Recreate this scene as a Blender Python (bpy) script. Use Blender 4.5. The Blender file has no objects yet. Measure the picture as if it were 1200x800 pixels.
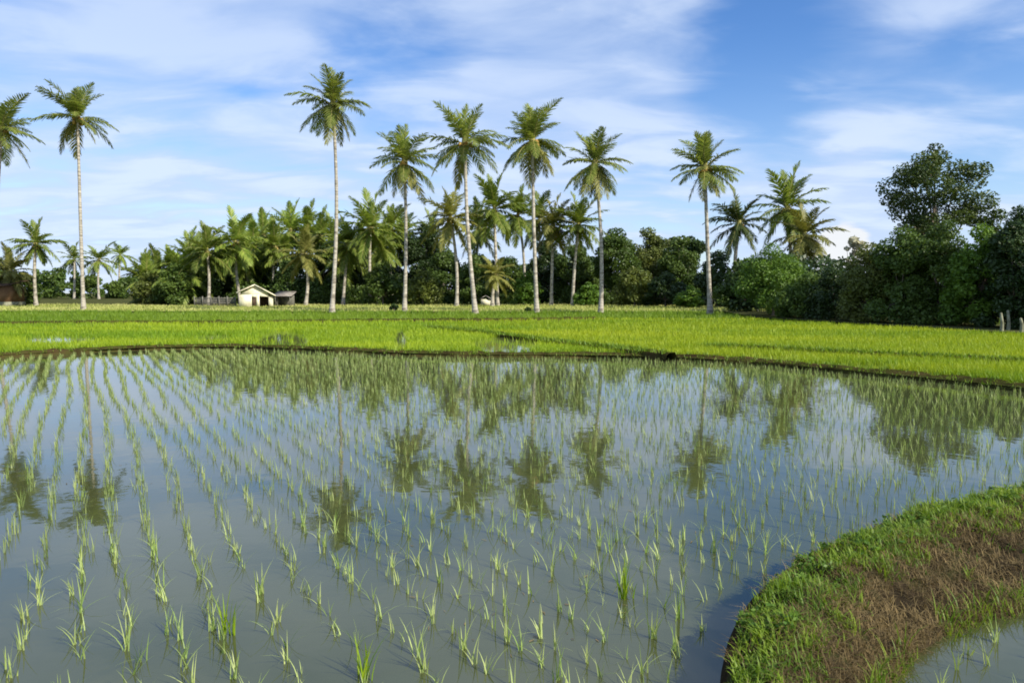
import bpy, math, random
import numpy as np
R = math.radians
C = bpy.context.scene.collection
rng = np.random.default_rng(7)
random.seed(7)

# ------------------------------------------------------------------ camera model
CAM_H, TILT, F = 1.7, R(4.07), 800.0          # camera over the water, metres; photo is 1200 px wide
ct, st = math.cos(TILT), math.sin(TILT)
def ray(px, py):
    u = (px - 600) / F; v = (400 - py) / F
    return np.array([u, ct + v * st, -st + v * ct])
def ground(px, py, z=0.0):
    d = ray(px, py); t = (z - CAM_H) / d[2]
    return np.array([d[0] * t, d[1] * t, z])
def at(px, py, Y):
    d = ray(px, py); t = Y / d[1]
    return np.array([d[0] * t, Y, CAM_H + d[2] * t])
def poly(pts, z=0.0): return np.array([ground(x, y, z) for x, y in pts])
def resample(P, n):
    P = np.asarray(P, float); s = np.r_[0, np.cumsum(np.linalg.norm(np.diff(P, axis=0), axis=1))]
    q = np.linspace(0, s[-1], n)
    return np.stack([np.interp(q, s, P[:, k]) for k in range(P.shape[1])], 1)
def smooth(P, it=2):
    P = P.copy()
    for _ in range(it): P[1:-1] = (P[:-2] + 2 * P[1:-1] + P[2:]) / 4
    return P

# ------------------------------------------------------------------ scene helpers
def mesh_np(name, V, quads=None, tris=None, mats=(), rnd=None, fmat=None, smooth_=False):
    me = bpy.data.meshes.new(name)
    V = np.asarray(V, np.float32).reshape(-1, 3)
    q = np.zeros((0, 4), np.int32) if quads is None else np.asarray(quads, np.int32).reshape(-1, 4)
    t = np.zeros((0, 3), np.int32) if tris is None else np.asarray(tris, np.int32).reshape(-1, 3)
    loops = np.concatenate([q.ravel(), t.ravel()])
    tot = np.concatenate([np.full(len(q), 4, np.int32), np.full(len(t), 3, np.int32)])
    start = np.concatenate([[0], np.cumsum(tot)[:-1]]).astype(np.int32)
    me.vertices.add(len(V)); me.vertices.foreach_set('co', V.ravel())
    me.loops.add(len(loops)); me.loops.foreach_set('vertex_index', loops)
    me.polygons.add(len(tot)); me.polygons.foreach_set('loop_start', start); me.polygons.foreach_set('loop_total', tot)
    for m in mats: me.materials.append(m)
    if fmat is not None: me.polygons.foreach_set('material_index', np.asarray(fmat, np.int32))
    if smooth_: me.polygons.foreach_set('use_smooth', np.ones(len(tot), bool))
    if rnd is not None:
        a = me.attributes.new('rnd', 'FLOAT', 'POINT'); a.data.foreach_set('value', np.asarray(rnd, np.float32))
    me.update(calc_edges=True); me.validate()
    return me
class Geo:                                     # accumulates quads for one mesh
    def __init__(s): s.V, s.Q, s.r, s.m, s.n = [], [], [], [], 0
    def add(s, V, Q, rnd=None, mat=0):
        V = np.asarray(V, float).reshape(-1, 3); Q = np.asarray(Q, int).reshape(-1, 4)
        s.V.append(V); s.Q.append(Q + s.n); s.n += len(V)
        s.r.append(np.full(len(V), .5) if rnd is None else rnd); s.m.append(np.full(len(Q), mat))
    def mesh(s, name, mats, smooth_=False):
        return mesh_np(name, np.concatenate(s.V), np.concatenate(s.Q), None, mats, np.concatenate(s.r), np.concatenate(s.m), smooth_)
def link(name, me, parent=None, loc=(0, 0, 0), rz=0.0, sc=None):
    o = bpy.data.objects.new(name, me); C.objects.link(o)
    if parent is not None: o.parent = parent
    o.location = loc; o.rotation_euler = (0, 0, rz)
    if sc is not None: o.scale = sc
    return o
def tag(o, label=None, cat=None, group=None, kind=None):
    if label: o['label'] = label
    if cat: o['category'] = cat
    if group: o['group'] = group
    if kind: o['kind'] = kind
    return o
def thing(name, label, cat, loc, group=None, rz=0.0):
    return tag(link(name, None, None, loc, rz), label, cat, group)

# ------------------------------------------------------------------ materials
def new_mat(name):
    m = bpy.data.materials.new(name); m.use_nodes = True
    nt = m.node_tree; nt.nodes.clear()
    out = nt.nodes.new('ShaderNodeOutputMaterial')
    return m, nt, out
def N(nt, t, **kw):
    n = nt.nodes.new(t)
    for k, v in kw.items():
        if k.startswith('i_'): n.inputs[k[2:].replace('_', ' ')].default_value = v
        else: setattr(n, k, v)
    return n
def rgba(c): return (c[0], c[1], c[2], 1)
def mixc(nt, fac, a, b, mode='MIX'):
    n = nt.nodes.new('ShaderNodeMix'); n.data_type = 'RGBA'; n.blend_type = mode
    for s, v in ((0, fac), (6, a), (7, b)):
        if isinstance(v, bpy.types.NodeSocket): nt.links.new(v, n.inputs[s])
        else: n.inputs[s].default_value = v if s == 0 else rgba(v)
    return n.outputs[2]
def leaf_mat(name, c1, c2, transl=.3, rough=.5, tint=(1.25, 1.2, .6), objvar=.25, spec=.3):
    m, nt, out = new_mat(name)
    at_ = N(nt, 'ShaderNodeAttribute', attribute_name='rnd')
    col = mixc(nt, at_.outputs['Fac'], c1, c2)
    oi = N(nt, 'ShaderNodeObjectInfo')
    hs = N(nt, 'ShaderNodeHueSaturation')
    mr = N(nt, 'ShaderNodeMapRange'); nt.links.new(oi.outputs['Random'], mr.inputs[0])
    mr.inputs[3].default_value = 1 - objvar; mr.inputs[4].default_value = 1 + objvar
    nt.links.new(mr.outputs[0], hs.inputs['Value']); nt.links.new(col, hs.inputs['Color'])
    p = N(nt, 'ShaderNodeBsdfPrincipled', i_Roughness=rough); p.inputs['Specular IOR Level'].default_value = spec
    nt.links.new(hs.outputs[0], p.inputs['Base Color'])
    tr = N(nt, 'ShaderNodeBsdfTranslucent')
    nt.links.new(mixc(nt, 1.0, hs.outputs[0], tint, 'MULTIPLY'), tr.inputs['Color'])
    mx = N(nt, 'ShaderNodeMixShader'); mx.inputs[0].default_value = transl
    nt.links.new(p.outputs[0], mx.inputs[1]); nt.links.new(tr.outputs[0], mx.inputs[2])
    nt.links.new(mx.outputs[0], out.inputs['Surface'])
    return m
def noise_mat(name, cols, scale=3.0, detail=6.0, rough=.85, stretch=(1, 1, 1), bump=0.0, bscale=20.0, spec=.0):
    m, nt, out = new_mat(name)
    tc = N(nt, 'ShaderNodeTexCoord'); mp = N(nt, 'ShaderNodeMapping'); mp.inputs['Scale'].default_value = stretch
    nt.links.new(tc.outputs['Object'], mp.inputs[0])
    nz = N(nt, 'ShaderNodeTexNoise', i_Scale=scale, i_Detail=detail); nt.links.new(mp.outputs[0], nz.inputs['Vector'])
    cr = N(nt, 'ShaderNodeValToRGB'); nt.links.new(nz.outputs['Fac'], cr.inputs[0])
    el = cr.color_ramp.elements
    lo, hi = .32, .68
    for i, c in enumerate(cols):
        pos = lo + (hi - lo) * i / max(1, len(cols) - 1)
        e = el[i] if i < 2 else el.new(pos)
        e.position = pos; e.color = rgba(c)
    p = N(nt, 'ShaderNodeBsdfPrincipled', i_Roughness=rough); p.inputs['Specular IOR Level'].default_value = spec
    nt.links.new(cr.outputs[0], p.inputs['Base Color'])
    if bump:
        nb = N(nt, 'ShaderNodeTexNoise', i_Scale=bscale, i_Detail=5.0); nt.links.new(mp.outputs[0], nb.inputs['Vector'])
        bp = N(nt, 'ShaderNodeBump', i_Strength=bump, i_Distance=.05); nt.links.new(nb.outputs['Fac'], bp.inputs['Height'])
        nt.links.new(bp.outputs[0], p.inputs['Normal'])
    nt.links.new(p.outputs[0], out.inputs['Surface'])
    return m
def water_mat(name, mud1, mud2, bump=.05):
    m, nt, out = new_mat(name)
    tc = N(nt, 'ShaderNodeTexCoord')
    nz = N(nt, 'ShaderNodeTexNoise', i_Scale=.7, i_Detail=5.0); nt.links.new(tc.outputs['Object'], nz.inputs['Vector'])
    col = mixc(nt, nz.outputs['Fac'], mud1, mud2)
    p = N(nt, 'ShaderNodeBsdfPrincipled', i_Roughness=.03, i_IOR=1.75)
    nt.links.new(col, p.inputs['Base Color'])
    n1 = N(nt, 'ShaderNodeTexNoise', i_Scale=5.0, i_Detail=2.0); nt.links.new(tc.outputs['Object'], n1.inputs['Vector'])
    b1 = N(nt, 'ShaderNodeBump', i_Strength=bump, i_Distance=.02); nt.links.new(n1.outputs['Fac'], b1.inputs['Height'])
    nt.links.new(b1.outputs[0], p.inputs['Normal'])
    nt.links.new(p.outputs[0], out.inputs['Surface'])
    return m

M = {}
M['palm_leaf'] = leaf_mat('palm_leaf', (.10, .15, .028), (.28, .32, .08), .40, .42, objvar=.2)
M['palm_old'] = leaf_mat('palm_old_leaf', (.14, .16, .035), (.27, .26, .07), .30, .5, objvar=.2)
M['palm_mid'] = leaf_mat('palm_mid_leaf', (.10, .16, .024), (.25, .31, .055), .38, .45, objvar=.3)
M['rachis'] = noise_mat('palm_rachis', [(.20, .20, .06), (.30, .26, .10)], 4, rough=.6)
M['trunk'] = noise_mat('palm_trunk_bark', [(.16, .14, .11), (.36, .33, .27), (.50, .46, .39)], 1.6, 9, .9, (1, 1, 3.5), .8, 9)
M['bark'] = noise_mat('tree_bark', [(.10, .08, .06), (.22, .19, .15)], 3, 8, .9, (1, 1, .3), .5, 12)
M['husk'] = noise_mat('coconut_husk', [(.28, .17, .05), (.42, .30, .09)], 3)
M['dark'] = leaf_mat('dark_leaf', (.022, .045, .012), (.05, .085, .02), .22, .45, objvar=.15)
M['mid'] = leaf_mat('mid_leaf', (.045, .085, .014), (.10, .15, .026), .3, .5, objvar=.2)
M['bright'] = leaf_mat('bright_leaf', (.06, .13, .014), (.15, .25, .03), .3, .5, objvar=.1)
M['broad_big'] = leaf_mat('round_tree_leaf', (.032, .06, .012), (.09, .125, .026), .28, .5, objvar=0)
M['olive'] = leaf_mat('olive_leaf', (.07, .10, .02), (.17, .20, .04), .28, .5, objvar=.2)
M['cream'] = leaf_mat('cream_leaf', (.40, .38, .25), (.62, .60, .42), .3, .6, (1, 1, .9), .05)
M['seedling'] = leaf_mat('rice_seedling_leaf', (.20, .30, .07), (.46, .52, .20), .35, .45, (1.1, 1.2, .5), .22)
M['rice_green'] = leaf_mat('rice_leaf_green', (.14, .26, .010), (.38, .47, .025), .40, .5, (1.2, 1.2, .4), 0)
M['rice_yellow'] = leaf_mat('rice_leaf_yellow', (.14, .26, .010), (.40, .47, .022), .40, .5, (1.2, 1.1, .4), 0)
M['rice_deep'] = leaf_mat('rice_leaf_deep', (.10, .19, .010), (.20, .29, .022), .35, .5, (1.2, 1.2, .4), 0)
M['verge'] = leaf_mat('verge_grass', (.30, .36, .07), (.55, .54, .20), .35, .6, (1.1, 1.1, .5), 0)
M['grass'] = leaf_mat('bank_grass', (.08, .16, .012), (.24, .33, .03), .38, .5, (1.2, 1.2, .4), 0)
M['dry'] = leaf_mat('bank_dry_grass', (.09, .062, .024), (.32, .235, .10), .25, .8, (1, 1, .8), 0)
M['mud'] = noise_mat('mud', [(.035, .028, .02), (.075, .06, .042)], 2.5, 8, .7, bump=.5)
M['bank_soil'] = noise_mat('bank_soil', [(.016, .013, .009), (.04, .03, .018), (.04, .045, .016)], 6, 8, .85, bump=.8, bscale=30)
M['bund_soil'] = noise_mat('bund_soil', [(.03, .022, .010), (.05, .05, .014), (.06, .04, .018)], 2, 8, .9, bump=.4)
M['field_ground'] = noise_mat('field_ground', [(.12, .17, .03), (.18, .25, .03)], .3, 6, .9)
M['verge_soil'] = noise_mat('verge_soil', [(.16, .19, .05), (.27, .27, .10)], .6, 8, .9)
M['forest_soil'] = noise_mat('forest_soil', [(.04, .05, .02), (.09, .09, .035)], .4, 8, .9)
M['water'] = water_mat('paddy_water', (.044, .052, .020), (.064, .074, .028), .05)
M['water2'] = water_mat('field_water', (.12, .15, .04), (.16, .20, .05), .05)
M['plaster'] = noise_mat('cream_plaster', [(.50, .46, .32), (.70, .66, .48), (.78, .74, .56)], 1.6, 8, .9)
M['roof_pale'] = noise_mat('pale_roof', [(.40, .34, .24), (.62, .58, .42), (.72, .68, .52)], 2.2, 9, .8)
M['wood_dark'] = noise_mat('dark_wood', [(.05, .035, .025), (.10, .07, .05)], 3, 8, .8)
M['wood_grey'] = noise_mat('grey_wood', [(.10, .10, .085), (.20, .19, .16)], 3, 8, .9)
M['tin'] = noise_mat('tin_roof', [(.16, .14, .12), (.30, .28, .25)], 2, 6, .7)
M['brick'] = noise_mat('brown_wall', [(.12, .07, .04), (.18, .11, .065)], 2, 6, .9)
M['pale_wood'] = noise_mat('pale_post', [(.14, .14, .09), (.30, .30, .21)], 4, 6, .9)

# ------------------------------------------------------------------ geometry generators
def tube(path, rad, sides=7):
    path = np.asarray(path, float); n = len(path)
    T = np.gradient(path, axis=0); T /= np.linalg.norm(T, axis=1)[:, None] + 1e-9
    up = np.array([0, 0, 1.]) if abs(T[0][2]) < .8 else np.array([1., 0, 0])
    A = np.cross(T, up); A /= np.linalg.norm(A, axis=1)[:, None]
    B = np.cross(T, A)
    th = np.linspace(0, 2 * np.pi, sides, endpoint=False)
    V = path[:, None] + np.asarray(rad)[:, None, None] * (np.cos(th)[None, :, None] * A[:, None] + np.sin(th)[None, :, None] * B[:, None])
    i, j = np.meshgrid(np.arange(n - 1), np.arange(sides), indexing='ij'); j2 = (j + 1) % sides
    Q = np.stack([i * sides + j, i * sides + j2, (i + 1) * sides + j2, (i + 1) * sides + j], -1).reshape(-1, 4)
    return V.reshape(-1, 3), Q
def blades(pos, az, h, w, lean, segs=3, rnd=None, curl=.45):
    """curved tapering leaf strips standing on pos"""
    n = len(pos); t = np.linspace(0, 1, segs + 1)
    d = np.stack([np.cos(az), np.sin(az), np.zeros(n)], 1); s = np.stack([-np.sin(az), np.cos(az), np.zeros(n)], 1)
    out = (lean * h)[:, None] * (t[None] * .35 + t[None] ** 2 * .65)
    zz = h[:, None] * (t[None] - curl * lean[:, None] * t[None] ** 2)
    mid = pos[:, None] + out[..., None] * d[:, None] + zz[..., None] * np.array([0, 0, 1.])
    ww = w[:, None] * np.clip(1.05 - t[None] ** 1.6, .06, 1) * .5
    V = np.stack([mid - ww[..., None] * s[:, None], mid + ww[..., None] * s[:, None]], 2)   # n,seg+1,2,3
    k = 2 * (segs + 1)
    base = (np.arange(n) * k)[:, None]
    i = np.arange(segs)[None] * 2
    Q = np.stack([base + i, base + i + 1, base + i + 3, base + i + 2], -1).reshape(-1, 4)
    r = np.repeat(rng.random(n) if rnd is None else rnd, k)
    return V.reshape(-1, 3), Q, r
def frond_arrays(L, e0, k, droop, seed, nl=46, lw=.115, ll=.95):
    """coconut frond along +X: arching rachis with two combs of drooping leaflets"""
    g = np.random.default_rng(seed)
    ns = 14; s = np.linspace(0, 1, ns)
    ang = R(e0) - R(k) * s ** 1.3
    x = np.r_[0, np.cumsum(np.cos(ang[:-1]))] * L / (ns - 1); z = np.r_[0, np.cumsum(np.sin(ang[:-1]))] * L / (ns - 1)
    sw = g.normal(0, .06) * L * s ** 2
    path = np.stack([x, sw, z], 1)
    G = []
    V, Q = tube(path, .045 * (1 - s * .85) + .006, 4)
    G.append((V, Q, np.full(len(V), .5), 1))
    for side in (-1, 1):
        u = np.linspace(.14, .995, nl) + g.normal(0, .006, nl)
        u = np.clip(u, .1, 1)
        P = np.stack([np.interp(u, s, path[:, c]) for c in range(3)], 1)
        a = np.interp(u, s, ang)
        T = np.stack([np.cos(a), 0 * a, np.sin(a)], 1); U = np.stack([-np.sin(a), 0 * a, np.cos(a)], 1)
        W = np.array([0, 1., 0]) * side
        ln = ll * np.clip(np.sin(np.pi * (u * .86 + .12)) ** .7, .25, 1) * g.uniform(.8, 1.12, nl)
        fw = .45 + .55 * u + g.normal(0, .08, nl)                     # swept forward towards the tip
        D = T * fw[:, None] + W[None] * (1 - .35 * u)[:, None] + U * g.normal(.22, .16, nl)[:, None]
        D /= np.linalg.norm(D, axis=1)[:, None]
        dd = (droop * g.uniform(.6, 1.35, nl))[:, None]
        p1 = P + D * (ln * .5)[:, None] - np.array([0, 0, 1]) * dd * (ln * .18)[:, None]
        D2 = D - np.array([0, 0, 1]) * dd * 1.1; D2 /= np.linalg.norm(D2, axis=1)[:, None]
        p2 = p1 + D2 * (ln * .5)[:, None]
        wv = T * (lw * .5)
        Vv = np.stack([P - wv * .6, P + wv * .6, p1 + wv, p1 - wv, p2 + wv * .2, p2 - wv * .2], 1)
        b = (np.arange(nl) * 6)[:, None]
        Qq = np.concatenate([b + np.array([[0, 1, 2, 3]]), b + np.array([[3, 2, 4, 5]])])
        G.append((Vv.reshape(-1, 3), Qq, np.repeat(g.random(nl), 6), 0))
    return G
BINS = [(84, 22, .15), (66, 36, .25), (46, 48, .4), (24, 52, .55), (2, 50, .7), (-24, 40, .8), (-50, 26, .9)]
FR = {}
for b, (e0, k, dr) in enumerate(BINS):
    for v in range(2):
        FR[b, v] = frond_arrays(4.0 * (.86 if b in (0,) else 1), e0 + rng.uniform(-4, 4), k, dr, 100 + b * 7 + v)
FRM = {}
for key, G in FR.items():
    g = Geo()
    for V, Q, r, m in G: g.add(V, Q, r, m)
    FRM[key] = g.mesh('frond', [M['palm_old'] if key[0] >= 6 else M['palm_leaf'], M['rachis']])
def frond_plan(n, seed, lo=-58, hi=86, pw=.9):
    g = np.random.default_rng(seed); out = []
    for i in range(n):
        e = hi - (hi - lo) * (i / (n - 1)) ** pw + g.normal(0, 11)
        b = int(np.argmin([abs(e - q[0]) for q in BINS]))
        out.append((b, int(g.integers(2)), i * 2.39996 + g.normal(0, .4), g.uniform(.74, 1.12)))
    return out
def rot_z(V, a):
    c, s = math.cos(a), math.sin(a)
    return np.stack([V[:, 0] * c - V[:, 1] * s, V[:, 0] * s + V[:, 1] * c, V[:, 2]], 1)
def trunk_geo(H, dx, dy, r0, r1, seed):
    g = np.random.default_rng(seed); t = np.linspace(0, 1, 22)
    bow = np.sin(np.pi * t) * g.normal(0, .18)
    P = np.stack([dx * t ** 1.4 + bow, dy * t ** 1.4 + bow * .4, H * t], 1)
    rad = r1 + (r0 - r1) * (1 - t) + .10 * np.exp(-t * H / .55) + .012 * (np.arange(22) % 2)
    return tube(P, rad, 9)
def ball(c, r, seg=6):
    th = np.linspace(0, np.pi, seg); ph = np.linspace(0, 2 * np.pi, 8, endpoint=False)
    V = np.array([[c[0] + r * .85 * math.sin(a) * math.cos(b), c[1] + r * .85 * math.sin(a) * math.sin(b), c[2] + r * 1.15 * math.cos(a)] for a in th for b in ph])
    i, j = np.meshgrid(np.arange(seg - 1), np.arange(8), indexing='ij'); j2 = (j + 1) % 8
    return V, np.stack([i * 8 + j, (i + 1) * 8 + j, (i + 1) * 8 + j2, i * 8 + j2], -1).reshape(-1, 4)
def crown_heart(g, seed, coconuts=8, sc=1.0):
    q = np.random.default_rng(seed)
    V, Q = tube([(0, 0, -.5), (0, 0, -.1), (0, 0, .35), (.02, 0, 1.0)], np.array([.17, .24, .16, .02]) * sc, 8); g.add(V, Q, None, 1)
    for k in range(coconuts):
        a = q.uniform(0, 2 * np.pi); V, Q = ball((math.cos(a) * .34 * sc, math.sin(a) * .34 * sc, q.uniform(-.55, -.1)), .14 * sc); g.add(V, Q, None, 2)
def tall_palm(crown_px, crown_py, base_px, base_py, label, seed, n=34, sc=1.0, crownrz=0.0):
    b = ground(base_px, base_py, .16); top = at(crown_px, crown_py, b[1] + rng.normal(0, .3))
    root = thing('coconut_palm', label, 'palm tree', tuple(b), 'tall coconut palms along the field edge')
    d = top - b
    V, Q = trunk_geo(d[2], d[0], d[1], .16, .10, seed)
    link('trunk', mesh_np('trunk', V, Q, None, [M['trunk']], None, None, True), root)
    g = Geo(); crown_heart(g, seed, int(rng.integers(6, 16)), 1.15)
    cr = link('crown', g.mesh('crown', [M['palm_leaf'], M['rachis'], M['husk']], True), root, tuple(d))
    cr.rotation_euler = (random.uniform(-.08, .08), random.uniform(-.08, .08), crownrz)
    q = np.random.default_rng(seed + 50); n = int(q.integers(26, 39))
    for bi, v, az, s in frond_plan(n, seed, q.uniform(-72, -44), 88, q.uniform(.75, 1.15)):
        link('frond', FRM[bi, v], cr, (0, 0, random.uniform(-.12, .12)), az, (s * sc * .95, s * sc * 1.05, s * sc * .95))
    return root
FRL = {}
for b, (e0, k, dr) in enumerate(BINS):
    FRL[b] = frond_arrays(4.0, e0, k, dr, 300 + b, nl=38, lw=.16, ll=1.0)
def mid_palm(crown_px, crown_py, base_px, Y, label, seed, n=30, sc=1.0, mat='palm_mid', gz=.25, group='coconut palms of the grove behind the fields', r=.14):
    top = at(crown_px, crown_py, Y); bx = at(base_px, 350, Y)[0]
    b = np.array([bx, Y, gz]); d = top - b
    root = thing('coconut_palm', label, 'palm tree', tuple(b), group)
    V, Q = trunk_geo(d[2], d[0], 0, r * 1.3, r, seed)
    link('trunk', mesh_np('trunk', V, Q, None, [M['trunk']], None, None, True), root)
    g = Geo(); crown_heart(g, seed, 5)
    for bi, v, az, s in frond_plan(n, seed, -62, 82):
        for Vv, Qq, rr, m in FRL[bi]: g.add(rot_z(Vv * s * sc * 1.25, az), Qq, rr, m)
    link('crown', g.mesh('crown', [M[mat], M['rachis'], M['husk']]), root, tuple(d))
    return root
def leaf_cloud(cent, rad, nleaf, size, seed, flat=.75):
    """leaf faces spread on and in a set of clumps"""
    g = np.random.default_rng(seed); nc = len(cent)
    w = rad ** 2; idx = g.choice(nc, nleaf, p=w / w.sum())
    v = g.normal(size=(nleaf, 3)); v /= np.linalg.norm(v, axis=1)[:, None]
    rr = rad[idx] * g.uniform(.35, 1.12, nleaf) ** .6
    P = cent[idx] + v * rr[:, None] * np.array([1, 1, flat])
    nrm = v * .6 + g.normal(size=(nleaf, 3)) * .7 + np.array([0, 0, .45]); nrm /= np.linalg.norm(nrm, axis=1)[:, None]
    a = np.cross(nrm, g.normal(size=(nleaf, 3))); a /= np.linalg.norm(a, axis=1)[:, None]; b = np.cross(nrm, a)
    L = size * g.uniform(.6, 1.3, nleaf)[:, None]
    V = np.stack([P - a * L * .6, P + b * L * .33 - nrm * L * .08, P + a * L * .6, P - b * L * .33 - nrm * L * .08], 1)
    Q = np.arange(nleaf * 4).reshape(-1, 4)
    cl = g.random(nc)                                   # clumps differ a little in leaf age
    return V.reshape(-1, 3), Q, np.repeat(np.clip(cl[idx] * .55 + g.random(nleaf) * .45, 0, 1), 4)
def broad_tree(px, top_py, hw, Y, label, kind, seed, mat='mid', gz=.25, bottom=.12, nleaf=5200, leaf=.30, nclump=26, group='broadleaf trees and shrubs of the grove', cat='tree', base_px=None, shape=1.0, flat=.75, name=None, trunkr=None, bark='bark', fill=False, crs=(.22, .42), rrs=(.35, .88)):
    g = np.random.default_rng(seed)
    top = at(px, top_py, Y); H = top[2] - gz; rx = hw / F * Y
    bx = top[0] if base_px is None else at(base_px, 350, Y)[0]
    b = np.array([bx, Y, gz]); offx = top[0] - bx
    root = thing(name or kind, label, cat, tuple(b), group)
    zb = H * bottom; hz = (H - zb) / 2; cz = zb + hz
    u = g.normal(size=(nclump, 3)); u /= np.linalg.norm(u, axis=1)[:, None]
    rr = g.uniform(*rrs, nclump) ** .5
    cr = g.uniform(*crs, nclump) * min(rx, hz * 1.2)
    cent = np.stack([offx + u[:, 0] * rr * (rx - cr * .6), u[:, 1] * rr * (rx * .9 - cr * .6), cz + u[:, 2] * rr * np.maximum(hz - cr * flat, .1) * shape], 1)
    if fill:
        a_ = g.uniform(0, 6.283, nclump); q_ = g.uniform(0, 1, nclump) ** .5
        cr = g.uniform(.24, .40, nclump) * min(rx, hz * 1.1)
        zt = H * (1 - .55 * q_ ** 2.5) - cr * flat
        cent = np.stack([offx + np.cos(a_) * q_ * (rx - cr * .5), np.sin(a_) * q_ * (rx - cr * .5), cr * .3 + (zt - cr * .3) * np.where(np.arange(nclump) % 3 == 0, g.uniform(.78, 1, nclump), g.uniform(0, 1, nclump))], 1)
    cent[0] = (offx + g.normal(0, .1) * rx, 0, H - cr[0] * flat)      # the very top
    r0 = trunkr or max(.06, H * .018)
    G = Geo()
    fork = np.array([offx * .4, 0, max(zb * .9, H * .18)])
    V, Q = tube(np.array([[0, 0, -.05], fork * .5 + g.normal(0, .05, 3), fork]), [r0 * 1.35, r0, r0 * .85], 8); G.add(V, Q)
    for c in cent[:min(nclump, 16)]:
        m1 = fork * .45 + c * .55 + g.normal(0, .12, 3) * rx * .3; m1[2] = max(m1[2], fork[2] + .02)
        V, Q = tube(np.array([fork, (fork + m1) / 2 + (0, 0, .1), m1, c]), [r0 * .6, r0 * .45, r0 * .3, r0 * .1], 5); G.add(V, Q)
    link('trunk', G.mesh('trunk', [M[bark]], True), root)
    if fill: nleaf = int(nleaf * np.clip(H * rx / (18 if Y > 50 else 9), .6, 2.2))
    V, Q, r = leaf_cloud(cent, cr, nleaf, leaf, seed + 1, flat)
    V[:, 2] = np.maximum(V[:, 2], .03)
    link('crown', mesh_np('crown', V, Q, None, [M[mat]], r), root)
    return root

# ------------------------------------------------------------------ ground, water, banks
def sheet(name, pts, z, mat):
    import bmesh
    bm = bmesh.new(); f = bm.faces.new([bm.verts.new((p[0], p[1], z)) for p in pts])
    bmesh.ops.triangulate(bm, faces=[f]); bmesh.ops.recalc_face_normals(bm, faces=bm.faces)
    if bm.faces[:][0].normal.z < 0: bmesh.ops.reverse_faces(bm, faces=bm.faces)
    me = bpy.data.meshes.new(name); bm.to_mesh(me); bm.free(); me.materials.append(mat)
    return tag(link(name, me), kind='structure')
sheet('ground', [(-1500, -200), (1500, -200), (1500, 2500), (-1500, 2500)], -.15, M['forest_soil'])
sheet('paddy_water', [(-70, -40), (14, -40), (14, 40), (-70, 40)], 0.0, M['water'])

edge_px = [(-260, 428), (-100, 424), (0, 420), (100, 413), (200, 409), (300, 409), (400, 413), (470, 417), (560, 419), (700, 419), (800, 422), (900, 428), (960, 435), (1080, 446), (1200, 459), (1330, 474)]
edge = poly(edge_px, 0)[:, :2]
EDGE = np.concatenate([[(-70, 19.5), (-45, 18.5)], edge, [(11.0, 7.5), (12.2, 4), (12.6, 0), (12.8, -40)]])
EDGE = smooth(resample(EDGE, 260), 3)
def edge_y(x):
    x = np.asarray(x, float); return np.interp(x, EDGE[:, 0], EDGE[:, 1])
sheet('flooded_field', [tuple(p) for p in EDGE[::2]] + [(14, -40), (80, -40), (80, 57), (60, 58), (20, 57.5), (0, 56.5), (-30, 58), (-70, 62)], .08, M['water2'])
sheet('grass_verge', [(-160, 64), (-70, 61), (-30, 57), (0, 55.5), (20, 56.5), (60, 57), (160, 57), (160, 82), (-160, 82)], .16, M['verge_soil'])
sheet('grove_floor', [(-300, 80), (300, 80), (300, 900), (-300, 900)], .22, M['forest_soil'])
HEDGE_FLOOR = [at(850, 380, 56)[:2], at(880, 380, 43.5)[:2], at(960, 380, 37.5)[:2], at(1060, 390, 31.5)[:2], at(1130, 390, 28.5)[:2], at(1200, 390, 26)[:2], (24, 21), (28, 12), (30, -20), (100, -20), (100, 60), (20, 60)]
sheet('shrub_floor', HEDGE_FLOOR, .17, M['forest_soil'])

def bund(name, P, w, h, z0, mat, wob=.05, nrm_side=1.0):
    """raised strip of earth along P (its water-side foot), cross-section lofted"""
    P = np.asarray(P, float); T = np.gradient(P, axis=0); T /= np.linalg.norm(T, axis=1)[:, None]
    Nn = np.stack([-T[:, 1], T[:, 0]], 1) * nrm_side
    prof = [(-.02, z0 - .15), (.03, z0 + h * .55), (.12, z0 + h * .95), (w * .5, z0 + h * 1.05), (w * .85, z0 + h * .8), (w, z0 - .05)]
    rings = []
    for k, (o, z) in enumerate(prof):
        j = rng.normal(0, wob, len(P)); j = np.convolve(j, np.ones(3) / 3, 'same')
        zz = np.full(len(P), z) + (rng.normal(0, h * .12, len(P)) if 0 < k < 5 else 0)
        rings.append(np.column_stack([P + Nn * (o + j * (0 < k < 5))[:, None], zz]))
    Vv = np.stack(rings, 1); n, m = Vv.shape[:2]
    i, j = np.meshgrid(np.arange(n - 1), np.arange(m - 1), indexing='ij')
    Q = np.stack([i * m + j, (i + 1) * m + j, (i + 1) * m + j + 1, i * m + j + 1], -1).reshape(-1, 4)
    return tag(link(name, mesh_np(name, Vv.reshape(-1, 3), Q, None, [mat], None, None, True)), kind='structure'), Vv
_, EB = bund('paddy_bund', resample(EDGE, 420), .5, .13, 0.0, M['bund_soil'])
b1 = resample(poly([(-260, 384), (-60, 381), (100, 379), (250, 379), (420, 377), (560, 376), (700, 374)], .1)[:, :2], 160)
bund('paddy_bund', b1, .5, .16, .08, M['bund_soil'])
b2 = resample(poly([(500, 385), (560, 391), (640, 402), (690, 408), (740, 414), (780, 419)], .1)[:, :2], 90)
bund('paddy_bund', b2, .4, .15, .08, M['bund_soil'])
b3 = resample(poly([(830, 409), (920, 413), (1000, 418), (1100, 423), (1210, 429), (1330, 437)], .1)[:, :2], 90)
bund('paddy_bund', b3, .4, .15, .08, M['bund_soil'])

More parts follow.
